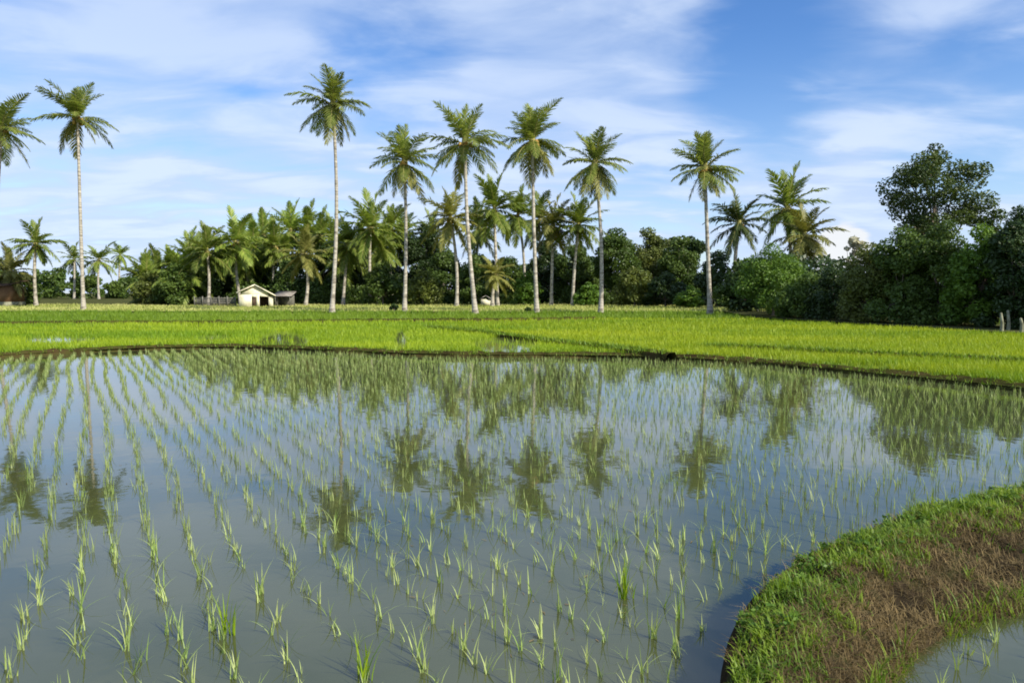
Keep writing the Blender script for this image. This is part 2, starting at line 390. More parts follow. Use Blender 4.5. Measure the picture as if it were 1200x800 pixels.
# near grassy bank, bottom right: lofted between traced ground lines, carried on past the frame
NB = 150
def line(px, z, tail, head):
    P = poly(px, z)[:, :2]
    return smooth(resample(np.concatenate([tail, P, head]), NB), 2)
L0 = line([(838, 860), (840, 800), (846, 765), (862, 725), (890, 695), (930, 666), (990, 638), (1060, 611), (1125, 593), (1200, 576), (1300, 560)], 0, [(.95, -3), (.85, .6)], [(7.2, 6.9), (9.5, 8.0)])
L1 = line([(856, 860), (853, 800), (858, 762), (872, 722), (900, 692), (940, 663), (1000, 634), (1068, 607), (1130, 590), (1204, 572), (1304, 556)], .13, [(.98, -3), (.88, .6)], [(7.3, 6.8), (9.6, 7.9)])
L2 = line([(910, 860), (905, 800), (910, 760), (925, 720), (955, 690), (1000, 660), (1060, 630), (1120, 608), (1200, 586), (1310, 566)], .19, [(1.15, -3), (1.05, .6)], [(7.4, 6.5), (9.8, 7.6)])
L3 = line([(978, 860), (972, 800), (982, 760), (1005, 710), (1040, 678), (1085, 650), (1140, 634), (1200, 622), (1320, 600)], .18, [(1.35, -3), (1.25, .6)], [(7.4, 5.9), (9.8, 7.0)])
L4 = line([(1010, 870), (1015, 810), (1040, 768), (1080, 730), (1130, 705), (1200, 690), (1330, 665)], .10, [(1.48, -3), (1.38, .6)], [(7.3, 5.3), (9.8, 6.4)])
L5 = line([(1040, 880), (1050, 815), (1085, 778), (1130, 752), (1200, 732), (1340, 705)], -.03, [(1.65, -3), (1.55, .6)], [(7.2, 4.6), (9.8, 5.7)])
LZ = [-.12, 0.04, .17, .21, .17, .05, -.09]
LL = [L0, L0 + (L1 - L0) * .25, L1, L2, L3, L4, L5]
sec = np.stack([np.column_stack([l, np.full(NB, z) + (rng.normal(0, .012, NB) if 1 < k < 6 else 0)]) for k, (l, z) in enumerate(zip(LL, LZ))], 1)
# refine across
def refine(S, k=5):
    n, m = S.shape[:2]; q = np.linspace(0, m - 1, (m - 1) * k + 1)
    out = np.stack([[np.interp(q, np.arange(m), S[i, :, c]) for c in range(3)] for i in range(n)]).transpose(0, 2, 1)
    o2 = out.copy(); o2[:, 1:-1] = (out[:, :-2] + out[:, 1:-1] * 2 + out[:, 2:]) / 4
    o2[:, 3:-3, 2] += rng.normal(0, .008, o2[:, 3:-3, 2].shape)
    return o2
BK = refine(sec)
n_, m_ = BK.shape[:2]
i, j = np.meshgrid(np.arange(n_ - 1), np.arange(m_ - 1), indexing='ij')
Q = np.stack([i * m_ + j, i * m_ + j + 1, (i + 1) * m_ + j + 1, (i + 1) * m_ + j], -1).reshape(-1, 4)
me = mesh_np('grassy_bank', BK.reshape(-1, 3), Q, None, [M['bank_soil']], None, None, True)
tag(link('grassy_bank', me), kind='structure')
def bank_pts(n, w0, w1, clump=0.0, i0=.12, i1=.95):
    """random points on the bank between two cross positions (0 outer foot .. 6 inner foot)"""
    a = rng.uniform(i0 * (NB - 1), i1 * (NB - 1), n); c = rng.uniform(w0, w1, n) * 5
    ia = np.clip(a.astype(int), 0, n_ - 2); ic = np.clip(c.astype(int), 0, m_ - 2); fa = (a - ia)[:, None]; fc = (c - ic)[:, None]
    P = (BK[ia, ic] * (1 - fa) + BK[ia + 1, ic] * fa) * (1 - fc) + (BK[ia, ic + 1] * (1 - fa) + BK[ia + 1, ic + 1] * fa) * fc
    return P, c / 5
def vnoise(P, s, seed):                       # smooth value noise on the ground plane
    g = np.random.default_rng(seed); T = g.random((64, 64))
    x = P[:, 0] * s; y = P[:, 1] * s; xi = np.floor(x).astype(int); yi = np.floor(y).astype(int); fx = x - xi; fy = y - yi
    fx = fx * fx * (3 - 2 * fx); fy = fy * fy * (3 - 2 * fy); q = lambda a, b: T[a % 64, b % 64]
    return (q(xi, yi) * (1 - fx) + q(xi + 1, yi) * fx) * (1 - fy) + (q(xi, yi + 1) * (1 - fx) + q(xi + 1, yi + 1) * fx) * fy
# green grass on crown and outer shoulder
P, c = bank_pts(34000, 2.05, 4.6)
keep = vnoise(P, 7, 1) * .6 + vnoise(P, 17, 2) * .4 + rng.normal(0, .08, len(P)) - np.abs(c - 2.7) * .18 - np.clip(c - 3.3, 0, 3) * .38 > .10
P = P[keep]; c = c[keep]; n = len(P)
V, Q, r = blades(P, rng.uniform(0, 6.28, n), rng.uniform(.025, .075, n) * (.7 + vnoise(P, 6, 3) * .9), rng.uniform(.005, .010, n), rng.uniform(.2, 1.2, n), 3, np.clip(vnoise(P, 5, 4) * .9 + rng.normal(0, .2, n), 0, 1))
tag(link('grass', mesh_np('grass', V, Q, None, [M['grass']], r)), 'short bright green grass on the crown of the curved bank', 'grass', kind='stuff')
P, c = bank_pts(900, 1.9, 3.4); P = P[vnoise(P, 5, 14) > .45]; m5 = 7
V, Q, r = leaf_cloud(P + (0, 0, .03), rng.uniform(.012, .035, len(P)), len(P) * m5, .026, 15, .6)
tag(link('weeds', mesh_np('weeds', V, Q, None, [M['bright']], r)), 'low broad leaved weeds growing through the grass of the curved bank', 'weeds', kind='stuff')
# dry straw on the inner slope and along the outer lip
P1, c1 = bank_pts(70000, 3.0, 5.5); P2, c2 = bank_pts(5000, 1.75, 2.5)
k1 = vnoise(P1, 8, 5) * .5 + vnoise(P1, 3, 6) * .5 + rng.normal(0, .08, len(P1)) > .26 + np.clip(c1 - 4.7, 0, 1) * .3
P = np.concatenate([P1[k1], P2[vnoise(P2, 9, 7) > .35]]); n = len(P)
V, Q, r = blades(P, rng.uniform(0, 6.28, n), rng.uniform(.02, .085, n), rng.uniform(.0022, .0048, n), rng.uniform(.3, 1.8, n), 2, np.clip(vnoise(P, 6, 8) * .8 + rng.normal(0, .22, n), 0, 1))
tag(link('dry_grass', mesh_np('dry_grass', V, Q, None, [M['dry']], r)), 'brown dried straw matted over the inner slope of the curved bank', 'dry grass', kind='stuff')
# longer green blades hanging down the inner side
P, c = bank_pts(4200, 4.9, 6.0); P = P[vnoise(P, 4, 9) > .35]; n = len(P)
V, Q, r = blades(P, rng.uniform(0, 6.28, n), rng.uniform(.06, .17, n), rng.uniform(.005, .008, n), rng.uniform(.2, .9, n), 3)
tag(link('sedge', mesh_np('sedge', V, Q, None, [M['grass']], r)), 'thin tall green blades on the inner foot of the curved bank', 'sedge', kind='stuff')
# weeds on the far bunds: short ragged grass
g_ = Geo()
for S, cnt in ((EB, 26000),):
    a = rng.integers(0, len(S), cnt); ck = rng.integers(1, 6, cnt)
    P = S[a, ck] + rng.normal(0, .06, (cnt, 3)) * (1, 1, 0)
    V, Q, r = blades(P, rng.uniform(0, 6.28, cnt), rng.uniform(.03, .12, cnt), rng.uniform(.010, .020, cnt), rng.uniform(.2, 1, cnt), 2); g_.add(V, Q, r)
for S in (b1, b2, b3):
    cnt = 2600; a = rng.integers(0, len(S), cnt)
    P = np.column_stack([S[a] + rng.normal(0, .14, (cnt, 2)) + (0, .2), np.full(cnt, .2)])
    V, Q, r = blades(P, rng.uniform(0, 6.28, cnt), rng.uniform(.06, .18, cnt), rng.uniform(.014, .03, cnt), rng.uniform(.2, 1, cnt), 2); g_.add(V, Q, r)
tag(link('bund_grass', g_.mesh('bund_grass', [M['rice_deep']])), 'ragged grass along the low earth bunds between the fields', 'grass', kind='stuff')

# ------------------------------------------------------------------ rice of the far fields (dense, nobody could count it)
def in_view(P, m=3.0): return np.abs(P[:, 0]) < P[:, 1] * .78 + m
b2x = lambda P: np.interp(P[:, 1], b2[::-1, 1], b2[::-1, 0])              # bund between left and right field
def to_px(P):
    d = P - np.array([0, 0, CAM_H]); z = d[:, 1] * ct - d[:, 2] * st; yv = d[:, 1] * st + d[:, 2] * ct
    return 600 + F * d[:, 0] / z, 400 - F * yv / z
def field_pts(n, y0, y1):
    Y = 1 / rng.uniform(1 / y1, 1 / y0, n) ** 1.0
    X = rng.uniform(-1, 1, n) * (Y * .80 + 4)
    return np.column_stack([X, Y, np.full(n, .08)])
def rice(name, P, mat, label, hmin, hmax, nb=4, wk=.00075):
    n = len(P); rep = np.repeat(np.arange(n), nb); Pp = P[rep] + rng.normal(0, .05, (len(rep), 3)) * (1, 1, 0)
    Y = Pp[:, 1]; k = len(rep)
    hv = (.8 + .35 * vnoise(Pp, .35, 21))
    V, Q, r = blades(Pp, rng.uniform(0, 6.28, k), rng.uniform(hmin, hmax, k) * hv, np.maximum(.012, Y * wk) * rng.uniform(.7, 1.3, k), rng.uniform(.05, .7, k), 2,
                     np.clip(vnoise(Pp * (.5, 1.6, 1), .45, 22) * .5 + vnoise(Pp * (.4, 1.2, 1), .16, 23) * .55 + rng.normal(-.02, .14, k), 0, 1))
    tag(link(name, mesh_np(name, V, Q, None, [M[mat]], r)), label, 'rice crop', kind='stuff')
P = field_pts(150000, 9, 57)
off = P[:, 1] - edge_y(P[:, 0])
P = P[(off > .5) & (P[:, 0] < 12 + .0 * P[:, 1] + 60)]
hx = np.interp(P[:, 1], [12, 21, 26, 28.5, 31.5, 37.5, 43.5, 56, 58], [27.5, 23.5, 19.3, 18.6, 17.8, 16.4, 14.8, 17, 17.2])
P = P[P[:, 0] < hx]
back = P[:, 1] > np.interp(P[:, 0], b1[:, 0], b1[:, 1]) + .4
py_ = to_px(P)
right = ~back & ((P[:, 0] > b2x(P)) & (P[:, 1] < 60)) & (py_[0] > 500)
left = ~back & ~right
# open wet patches where the crop is thin
hole = np.zeros(len(P), bool)
for hpx, hpy, hr, hh in ((332, 400, 30, 11), (592, 405, 38, 10), (250, 397, 24, 4), (70, 399, 45, 5), (470, 400, 8, 14), (1000, 432, 60, 4), (890, 421, 50, 3)):
    hole |= ((py_[0] - hpx) / hr) ** 2 + ((py_[1] - hpy) / hh) ** 2 < 1
hole &= rng.random(len(P)) < .93
rice('rice_crop', P[left & ~hole], 'rice_green', 'bright green rice crop filling the field left of centre', .13, .23)
rice('rice_crop', P[right & ~hole], 'rice_yellow', 'yellow green rice crop filling the field right of centre', .13, .23)
rice('rice_crop', P[back], 'rice_deep', 'deeper green rice crop in the strip before the palms', .22, .36)
# verge grass
P = np.column_stack([rng.uniform(-62, 30, 42000), rng.uniform(55.5, 86, 42000), np.full(42000, .17)])
P = P[(P[:, 1] > np.interp(P[:, 0], [-70, -30, 0, 20], [61, 57, 55.5, 56.5]))]
n = len(P)
V, Q, r = blades(P, rng.uniform(0, 6.28, n), rng.uniform(.08, .32, n) * (.5 + vnoise(P, .3, 31)), rng.uniform(.04, .07, n), rng.uniform(.1, .9, n), 2, np.clip(vnoise(P, .25, 32) + rng.normal(0, .15, n), 0, 1))
tag(link('verge_grass', mesh_np('verge_grass', V, Q, None, [M['verge']], r)), 'pale rough grass on the verge under the palm trunks', 'grass', kind='stuff')

# ------------------------------------------------------------------ rice seedlings in the near paddy
va = np.array([-0.6125, 1.0]); va /= np.linalg.norm(va); vb = np.array([va[1], -va[0]])      # along and across the rows
I, J = np.meshgrid(np.arange(-28, 315), np.arange(-205, 205), indexing='ij')
I = I.ravel(); J = J.ravel()
aa = I * .135 + rng.normal(0, .022, len(I)) + (J % 2) * .06; bb = J * .225 + rng.normal(0, .020, len(I)) + .09 * np.sin(aa * .22 + J * .05) + .04 * np.sin(aa * .7 + J)
S = aa[:, None] * va + bb[:, None] * vb
S = np.column_stack([S, np.zeros(len(S))])
e_ok = S[:, 1] < edge_y(S[:, 0]) - .3
L0y = np.column_stack([L0[:, 0], L0[:, 1]]); L5y = L5
def dist_to(Pq, Ln): return np.min(np.linalg.norm(Pq[:, None, :2] - Ln[None, ::2], axis=2), axis=1)
mk = e_ok & (S[:, 1] > 1.2) & (np.abs(S[:, 0]) < S[:, 1] * .80 + 1.6) & (S[:, 0] < 12)
S = S[mk]
# side of the near bank: outer water, inner water, or on the bank
iy = np.interp(S[:, 0], L0[:, 0], L0[:, 1]); iny = np.interp(S[:, 0], L5[:, 0], L5[:, 1])
ordx = np.argsort(L0[:, 1])
x0 = np.where(S[:, 1] < 9, 1, 1) * np.interp(S[:, 1], L0[ordx, 1], L0[ordx, 0]); x5 = np.interp(S[:, 1], L5[np.argsort(L5[:, 1]), 1], L5[np.argsort(L5[:, 1]), 0])
near = S[:, 1] < 8.2
outer = (~near) | (S[:, 0] < x0 - .12); inner = near & (S[:, 0] > x5 + .08)
S = S[outer | inner]
S = S[rng.random(len(S)) > .08]
order = np.argsort(np.hypot(S[:, 0], S[:, 1])); S = S[order]
px, py = to_px(S + np.array([0, 0, .1])); vis = (px > -8) & (px < 1208) & (py < 822)
vi = np.where(vis)[0]; ind = vi[:300]
VAR = []
for v in range(24):
    g = np.random.default_rng(500 + v); nb = int(g.integers(4, 10))
    V, Q, r = blades(g.normal(0, .010, (nb, 3)) * (1, 1, 0) + (0, 0, -.02), g.uniform(0, 6.28, nb), g.uniform(.08, .19, nb) * g.uniform(.85, 1.2), g.uniform(.005, .008, nb), np.where(g.random(nb) < .15, g.uniform(.6, 1.1, nb), g.uniform(.08, .6, nb)), 4, np.clip(g.random(nb) * .7 + g.uniform(-.2, .5), 0, 1))
    VAR.append(mesh_np('rice_seedling', V, Q, None, [M['seedling']], r))
for q in ind:
    o = link('rice_seedling', VAR[int(rng.integers(24))], None, tuple(S[q]), rng.uniform(0, 6.28), (rng.uniform(.75, 1.15),) * 3)
    tag(o, 'small pale green rice seedling standing in the flooded foreground paddy', 'rice plant', 'young rice seedlings in the flooded foreground')
for bx, by, lab in ((427, 792, 'thick bright green rice tuft at the very bottom, left of centre, fullest of the seedlings'),
                    (733, 700, 'tall yellow green rice tuft standing out in the open water left of the curved bank'),
                    (266, 742, 'broad yellowish rice tuft of splayed blades near the lower left')):
    nb = 16; g = np.random.default_rng(bx)
    V, Q, r = blades(g.normal(0, .022, (nb, 3)) * (1, 1, 0) + (0, 0, -.02), g.uniform(0, 6.28, nb), g.uniform(.16, .30, nb), g.uniform(.007, .011, nb), g.uniform(.08, .5, nb), 4, g.random(nb) * .6)
    tag(link('rice_seedling', mesh_np('rice_seedling', V, Q, None, [M['rice_green'] if bx == 427 else M['rice_yellow']], r), None, tuple(ground(bx, by))), lab, 'rice plant', 'young rice seedlings in the flooded foreground')
rest = np.setdiff1d(np.arange(len(S)), ind); T = S[rest]; n = len(T)
nb = 5; rep = np.repeat(np.arange(n), nb); sc_ = rng.uniform(.75, 1.2, n)[rep]; k = len(rep)
dY = np.hypot(T[rep, 0], T[rep, 1])
V, Q, r = blades(T[rep] + rng.normal(0, .011, (k, 3)) * (1, 1, 0) + (0, 0, -.01), rng.uniform(0, 6.28, k), rng.uniform(.075, .175, k) * sc_ * np.clip(1.12 - dY * .014, .8, 1), np.maximum(.006, dY * .00055) * rng.uniform(.8, 1.2, k), rng.uniform(.05, .55, k), 3, np.clip(rng.random(n)[rep] * .6 + rng.random(k) * .4, 0, 1))
tag(link('rice_seedlings', mesh_np('rice_seedlings', V, Q, None, [M['seedling']], r)), 'rows of young rice seedlings covering the farther flooded paddy', 'rice plants', kind='stuff')

k = 700; Yd = 1 / rng.uniform(1 / 14, 1 / 2.4, k); P = np.column_stack([rng.uniform(-1, 1, k) * Yd * .8, Yd, np.full(k, .004)])
P = P[(vnoise(P, .8, 41) > .45) & (P[:, 0] < np.interp(P[:, 1], L0[ordx, 1], L0[ordx, 0]) - .1)]
a_ = rng.uniform(0, 3.14, len(P)); l_ = rng.uniform(.004, .022, len(P)); d_ = np.stack([np.cos(a_), np.sin(a_), 0 * a_], 1) * l_[:, None]; e_ = np.stack([-np.sin(a_), np.cos(a_), 0 * a_], 1) * rng.uniform(.001, .004, len(P))[:, None]
V = np.stack([P - d_ - e_, P + d_ - e_, P + d_ + e_, P - d_ + e_], 1).reshape(-1, 3)
tag(link('floating_straw', mesh_np('floating_straw', V, np.arange(len(V)).reshape(-1, 4), None, [M['dry']], np.repeat(rng.random(len(P)), 4))), 'scattered bits of straw floating on the paddy water', 'straw', kind='stuff')
# ------------------------------------------------------------------ tall palms
tall_palm(2, 152, -6, 364, 'tall coconut palm cut by the left edge of the picture, only its crown in view', 11, sc=.90)
tall_palm(91, 138, 98, 363, 'tall coconut palm standing alone at the far left with a long white trunk', 12, sc=.92)
tall_palm(390, 122, 389, 366, 'tallest coconut palm, its crown highest of all, left of centre', 13, n=35, sc=.88)
tall_palm(474, 190, 474, 365, 'shorter coconut palm with bright trunk, just right of the tallest palm', 14, sc=.86)
tall_palm(545, 168, 557, 368, 'tall coconut palm whose trunk bends to the left, above the white shed', 15, n=35, sc=.86)
tall_palm(624, 165, 629, 366, 'tall coconut palm with one stiff frond pointing up right, in the middle of the row', 16, sc=.88)
tall_palm(697, 192, 704, 366, 'coconut palm leaning slightly left at the right end of the middle row', 17, sc=.82)
tall_palm(826, 198, 832, 368, 'coconut palm standing apart on the right with a grey trunk', 18, sc=.78)

# ------------------------------------------------------------------ palms of the grove
for cx, cy, bx, Y, sc, mat, lab in [
    (42, 286, 42, 78, .62, 'palm_mid', 'medium coconut palm by the left edge under open sky'),
    (12, 318, 10, 76, .62, 'palm_old', 'short yellowish palm at the left edge beside the brown hut'),
    (243, 296, 244, 84, .85, 'palm_mid', 'full crowned palm behind the grey fence, left of the cream house'),
    (222, 302, 222, 90, .78, 'palm_mid', 'palm in the left slope of the grove, second from its outer end'),
    (200, 314, 201, 92, .70, 'palm_mid', 'low palm at the outer left end of the grove'),
    (276, 284, 282, 86, .86, 'palm_mid', 'palm with its head above the left side of the cream house roof'),
    (322, 290, 320, 92, .78, 'palm_mid', 'palm rising straight behind the cream house ridge'),
    (341, 272, 344, 96, .88, 'palm_mid', 'taller palm behind and right of the cream house'),
    (357, 298, 358, 80, .74, 'palm_old', 'palm with a yellowed crown right of the cream house'),
    (375, 278, 378, 94, .82, 'palm_mid', 'palm half hidden behind the left of the tallest white trunk'),
    (408, 288, 402, 84, .80, 'palm_mid', 'palm just right of the tallest white trunk, crown at its middle'),
    (434, 268, 434, 82, .92, 'palm_mid', 'palm midway between the tallest palm and its shorter neighbour'),
    (458, 268, 460, 96, .82, 'palm_mid', 'dark palm behind the shorter bright trunk'),
    (528, 256, 535, 76, .80, 'palm_old', 'golden green palm left of the bent trunk, half the height of the tall row'),
    (579, 246, 583, 78, .86, 'palm_mid', 'palm between the bent trunk and the next tall trunk'),
    (607, 252, 613, 88, .82, 'palm_mid', 'palm crown just left of the tall trunk in the middle of the row'),
    (648, 264, 646, 80, .80, 'palm_old', 'yellowish palm just right of the tall trunk in the middle of the row'),
    (678, 264, 671, 78, .78, 'palm_mid', 'palm with drooping fronds left of the leaning palm at the row end'),
    (580, 322, 577, 76, .50, 'palm_old', 'small yellowish young palm low among the shrubs in the middle'),
    (866, 262, 862, 62, .66, 'dark_palm', 'dark crowned palm right of the lone grey trunk'),
    (922, 245, 930, 66, .86, 'palm_mid', 'palm with fronds raised above the bright green tree on the right'),
    (943, 276, 948, 62, .70, 'palm_old', 'yellowish drooping palm at the right of the raised palm'),
]:
    if mat == 'dark_palm':
        if 'dark_palm' not in M: M['dark_palm'] = leaf_mat('dark_palm_leaf', (.03, .055, .018), (.075, .10, .03), .25, .45, objvar=.05)
    mid_palm(cx, cy, bx, Y, lab, int(cx * 7 + cy), sc=sc, mat=mat)
for k, (cx, cy, Y, lab) in enumerate([(258, 300, 98, 'palm half hidden between the two full crowns left of the cream house'), (297, 288, 100, 'palm behind the cream house, rear of two crowns above its roof'),
        (185, 326, 90, 'lowest palm of the sloping outer grove end'), (389, 282, 104, 'palm behind the tallest white trunk itself'), (423, 284, 100, 'rear palm between two nearer crowns right of the tallest trunk'),
        (362, 268, 106, 'rear palm above the yellowed crown'), (446, 290, 92, 'low crowned palm left of the shorter bright trunk'), (309, 276, 108, 'rearmost palm tip above the cream house'),
        (632, 258, 96, 'rear palm directly behind the middle tall trunk'), (561, 268, 94, 'rear palm seen between the bent trunk and its right neighbour'), (233, 306, 100, 'rear palm behind the grey fence, between two fuller crowns'), (506, 278, 100, 'rear palm above the big dark tree in the gap'), (472, 274, 100, 'rear palm close right of the shorter bright trunk'), (288, 306, 94, 'low palm just above the cream house roof, left of its ridge'), (333, 302, 94, 'low palm above the grey shed'), (171, 330, 88, 'short palm at the very tip of the sloping grove end'), (214, 322, 86, 'low palm among shrubs left of the grey fence'), (396, 306, 92, 'low palm right at the foot side of the tallest white trunk')]):
    mid_palm(cx, cy, cx + (k % 3 - 1) * 3, Y, lab, 400 + k, sc=.86)
for cx, cy, Y, sc, lab in [(87, 304, 170, 1.0, 'tiny far off palm just left of the lone white trunk'), (116, 305, 165, 1.1, 'tiny far off palm just right of the lone white trunk'),
                       (141, 299, 200, .9, 'tiny far off palm highest of the distant ones, by the grove end'), (168, 311, 180, .9, 'tiny far off palm touching the grove left end')]:
    mid_palm(cx, cy, cx, Y, lab, int(cx), n=18, sc=sc, mat='palm_mid', group='distant palms beyond the fields', r=.2)

# ------------------------------------------------------------------ broadleaf trees and shrubs
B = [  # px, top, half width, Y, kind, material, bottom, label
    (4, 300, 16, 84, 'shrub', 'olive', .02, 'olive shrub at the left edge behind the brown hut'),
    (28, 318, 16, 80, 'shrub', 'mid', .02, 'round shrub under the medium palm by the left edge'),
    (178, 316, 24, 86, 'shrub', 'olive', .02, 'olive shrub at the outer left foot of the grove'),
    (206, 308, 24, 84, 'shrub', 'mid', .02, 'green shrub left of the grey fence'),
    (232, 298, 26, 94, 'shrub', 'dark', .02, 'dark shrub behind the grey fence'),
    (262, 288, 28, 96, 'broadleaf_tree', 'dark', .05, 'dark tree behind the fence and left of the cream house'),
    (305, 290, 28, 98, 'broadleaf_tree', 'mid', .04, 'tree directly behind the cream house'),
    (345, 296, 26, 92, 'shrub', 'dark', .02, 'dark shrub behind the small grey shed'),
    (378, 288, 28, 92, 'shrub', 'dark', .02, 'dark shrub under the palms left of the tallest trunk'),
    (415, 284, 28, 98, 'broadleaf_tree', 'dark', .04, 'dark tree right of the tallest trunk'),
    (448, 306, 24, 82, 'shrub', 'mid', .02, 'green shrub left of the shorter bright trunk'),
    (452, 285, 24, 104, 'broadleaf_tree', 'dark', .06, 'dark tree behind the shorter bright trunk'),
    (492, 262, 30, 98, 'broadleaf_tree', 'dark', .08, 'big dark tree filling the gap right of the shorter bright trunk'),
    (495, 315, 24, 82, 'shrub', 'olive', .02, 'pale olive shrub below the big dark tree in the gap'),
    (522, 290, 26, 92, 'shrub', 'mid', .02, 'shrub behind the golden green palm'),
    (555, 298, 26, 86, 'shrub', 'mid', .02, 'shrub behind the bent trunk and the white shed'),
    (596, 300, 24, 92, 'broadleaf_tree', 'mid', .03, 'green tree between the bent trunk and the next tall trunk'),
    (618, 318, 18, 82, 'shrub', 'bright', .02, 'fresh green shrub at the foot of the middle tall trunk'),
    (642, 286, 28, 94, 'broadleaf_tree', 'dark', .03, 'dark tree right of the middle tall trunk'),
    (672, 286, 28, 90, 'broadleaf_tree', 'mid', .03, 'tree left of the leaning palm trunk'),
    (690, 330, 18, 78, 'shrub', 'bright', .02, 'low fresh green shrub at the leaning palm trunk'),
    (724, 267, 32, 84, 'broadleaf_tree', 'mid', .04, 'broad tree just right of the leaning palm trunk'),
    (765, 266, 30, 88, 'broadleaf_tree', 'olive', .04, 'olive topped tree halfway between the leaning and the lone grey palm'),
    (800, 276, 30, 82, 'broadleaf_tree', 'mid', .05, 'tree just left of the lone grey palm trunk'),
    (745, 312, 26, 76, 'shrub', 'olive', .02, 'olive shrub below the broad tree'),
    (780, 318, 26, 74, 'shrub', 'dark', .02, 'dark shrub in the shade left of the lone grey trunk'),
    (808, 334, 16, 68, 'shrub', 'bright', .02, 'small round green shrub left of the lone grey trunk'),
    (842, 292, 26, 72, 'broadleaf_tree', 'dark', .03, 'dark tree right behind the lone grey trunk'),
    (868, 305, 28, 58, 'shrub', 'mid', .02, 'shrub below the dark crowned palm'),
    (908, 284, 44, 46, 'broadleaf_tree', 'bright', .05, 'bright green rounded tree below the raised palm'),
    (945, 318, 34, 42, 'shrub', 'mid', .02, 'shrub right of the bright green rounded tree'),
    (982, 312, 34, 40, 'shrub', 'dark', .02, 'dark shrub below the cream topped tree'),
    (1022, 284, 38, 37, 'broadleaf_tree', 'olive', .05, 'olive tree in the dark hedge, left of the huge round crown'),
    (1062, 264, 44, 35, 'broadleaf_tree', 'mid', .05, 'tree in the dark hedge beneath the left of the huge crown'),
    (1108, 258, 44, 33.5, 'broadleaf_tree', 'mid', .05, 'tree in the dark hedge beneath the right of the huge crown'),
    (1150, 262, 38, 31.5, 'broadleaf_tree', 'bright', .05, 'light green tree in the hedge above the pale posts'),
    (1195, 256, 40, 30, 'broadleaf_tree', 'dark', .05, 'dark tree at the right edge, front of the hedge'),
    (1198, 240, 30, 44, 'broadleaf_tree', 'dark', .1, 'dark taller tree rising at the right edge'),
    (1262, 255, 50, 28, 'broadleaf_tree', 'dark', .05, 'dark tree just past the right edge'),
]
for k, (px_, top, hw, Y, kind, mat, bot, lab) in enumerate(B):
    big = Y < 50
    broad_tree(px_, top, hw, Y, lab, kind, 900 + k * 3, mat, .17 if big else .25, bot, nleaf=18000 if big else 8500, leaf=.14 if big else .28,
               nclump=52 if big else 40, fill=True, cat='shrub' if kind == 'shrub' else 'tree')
broad_tree(1100, 167, 60, 60, 'huge round crowned tree towering above the hedge on the right', 'broadleaf_tree', 77, 'broad_big', .2, .36, nleaf=19000, leaf=.21, nclump=64, base_px=1097, trunkr=.24, crs=(.13, .30), rrs=(.30, 1.0))
broad_tree(1163, 236, 16, 58, 'thin airy tree with bare branches between the huge crown and the right edge', 'broadleaf_tree', 83, 'mid', .2, .55, nleaf=1500, leaf=.2, nclump=26, base_px=1160, trunkr=.10, crs=(.25, .6), rrs=(.1, 1))
broad_tree(1001, 277, 16, 58, 'cream leaved small tree against the white cloud', 'broadleaf_tree', 91, 'cream', .2, .45, nleaf=900, leaf=.25, nclump=12, trunkr=.09)
broad_tree(462, 356, 6, 55, 'small dark bush in the grass left of the shorter bright trunk', 'shrub', 95, 'dark', .16, .02, nleaf=700, leaf=.16, nclump=9, cat='shrub')
broad_tree(618, 360, 6, 54, 'small dark bush in the grass left of the middle tall trunk', 'shrub', 98, 'dark', .16, .02, nleaf=600, leaf=.16, nclump=9, cat='shrub')
# far-off wood and undergrowth that read as one mass
def mass(name, label, x0, x1, Y0, Y1, h0, h1, n, leaf, mat, seed):
    g = np.random.default_rng(seed); m = 150
    cen = np.column_stack([g.uniform(x0, x1, m), g.uniform(Y0, Y1, m), g.uniform(.05, .9, m) * g.uniform(h0, h1, m)]); r = g.uniform(.8, 1.9, m)
    V, Q, rr = leaf_cloud(cen, r, n, leaf, seed); V[:, 2] = np.maximum(V[:, 2], .2)
    tag(link(name, mesh_np(name, V, Q, None, [M[mat]], rr)), label, 'woodland', kind='stuff')
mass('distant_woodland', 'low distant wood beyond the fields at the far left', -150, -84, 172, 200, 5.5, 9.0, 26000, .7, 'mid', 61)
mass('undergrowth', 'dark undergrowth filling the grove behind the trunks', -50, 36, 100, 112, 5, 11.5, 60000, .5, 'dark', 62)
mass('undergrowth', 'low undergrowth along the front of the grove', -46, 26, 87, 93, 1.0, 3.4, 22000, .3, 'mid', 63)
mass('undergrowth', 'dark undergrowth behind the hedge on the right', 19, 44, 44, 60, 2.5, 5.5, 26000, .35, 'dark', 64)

# ------------------------------------------------------------------ buildings and small built things
def box(g, x0, x1, y0, y1, z0, z1, mat=0):
    V = np.array([[x, y, z] for x in (x0, x1) for y in (y0, y1) for z in (z0, z1)])
    g.add(V, [[0, 1, 3, 2], [4, 6, 7, 5], [0, 4, 5, 1], [2, 3, 7, 6], [0, 2, 6, 4], [1, 5, 7, 3]], None, mat)
def prism(g, pts, y0, y1):                       # xz outline extruded along y, convex
    n = len(pts); V = [(x, y0, z) for x, z in pts] + [(x, y1, z) for x, z in pts]
    Q = [[k, (k + 1) % n, n + (k + 1) % n, n + k] for k in range(n)]
    if n == 4: Q += [[3, 2, 1, 0], [4, 5, 6, 7]]
    g.add(V, Q)
Yh = 74.0
hb = at(300, 357, Yh); k_ = Yh / F
hs = thing('house', 'small cream gabled house with open porch in front of the palm grove', 'house', (hb[0], Yh, .17), None, R(20))
X = lambda p: (p - 300) * k_
ZH = lambda p: (358.5 - p) * k_
g = Geo()
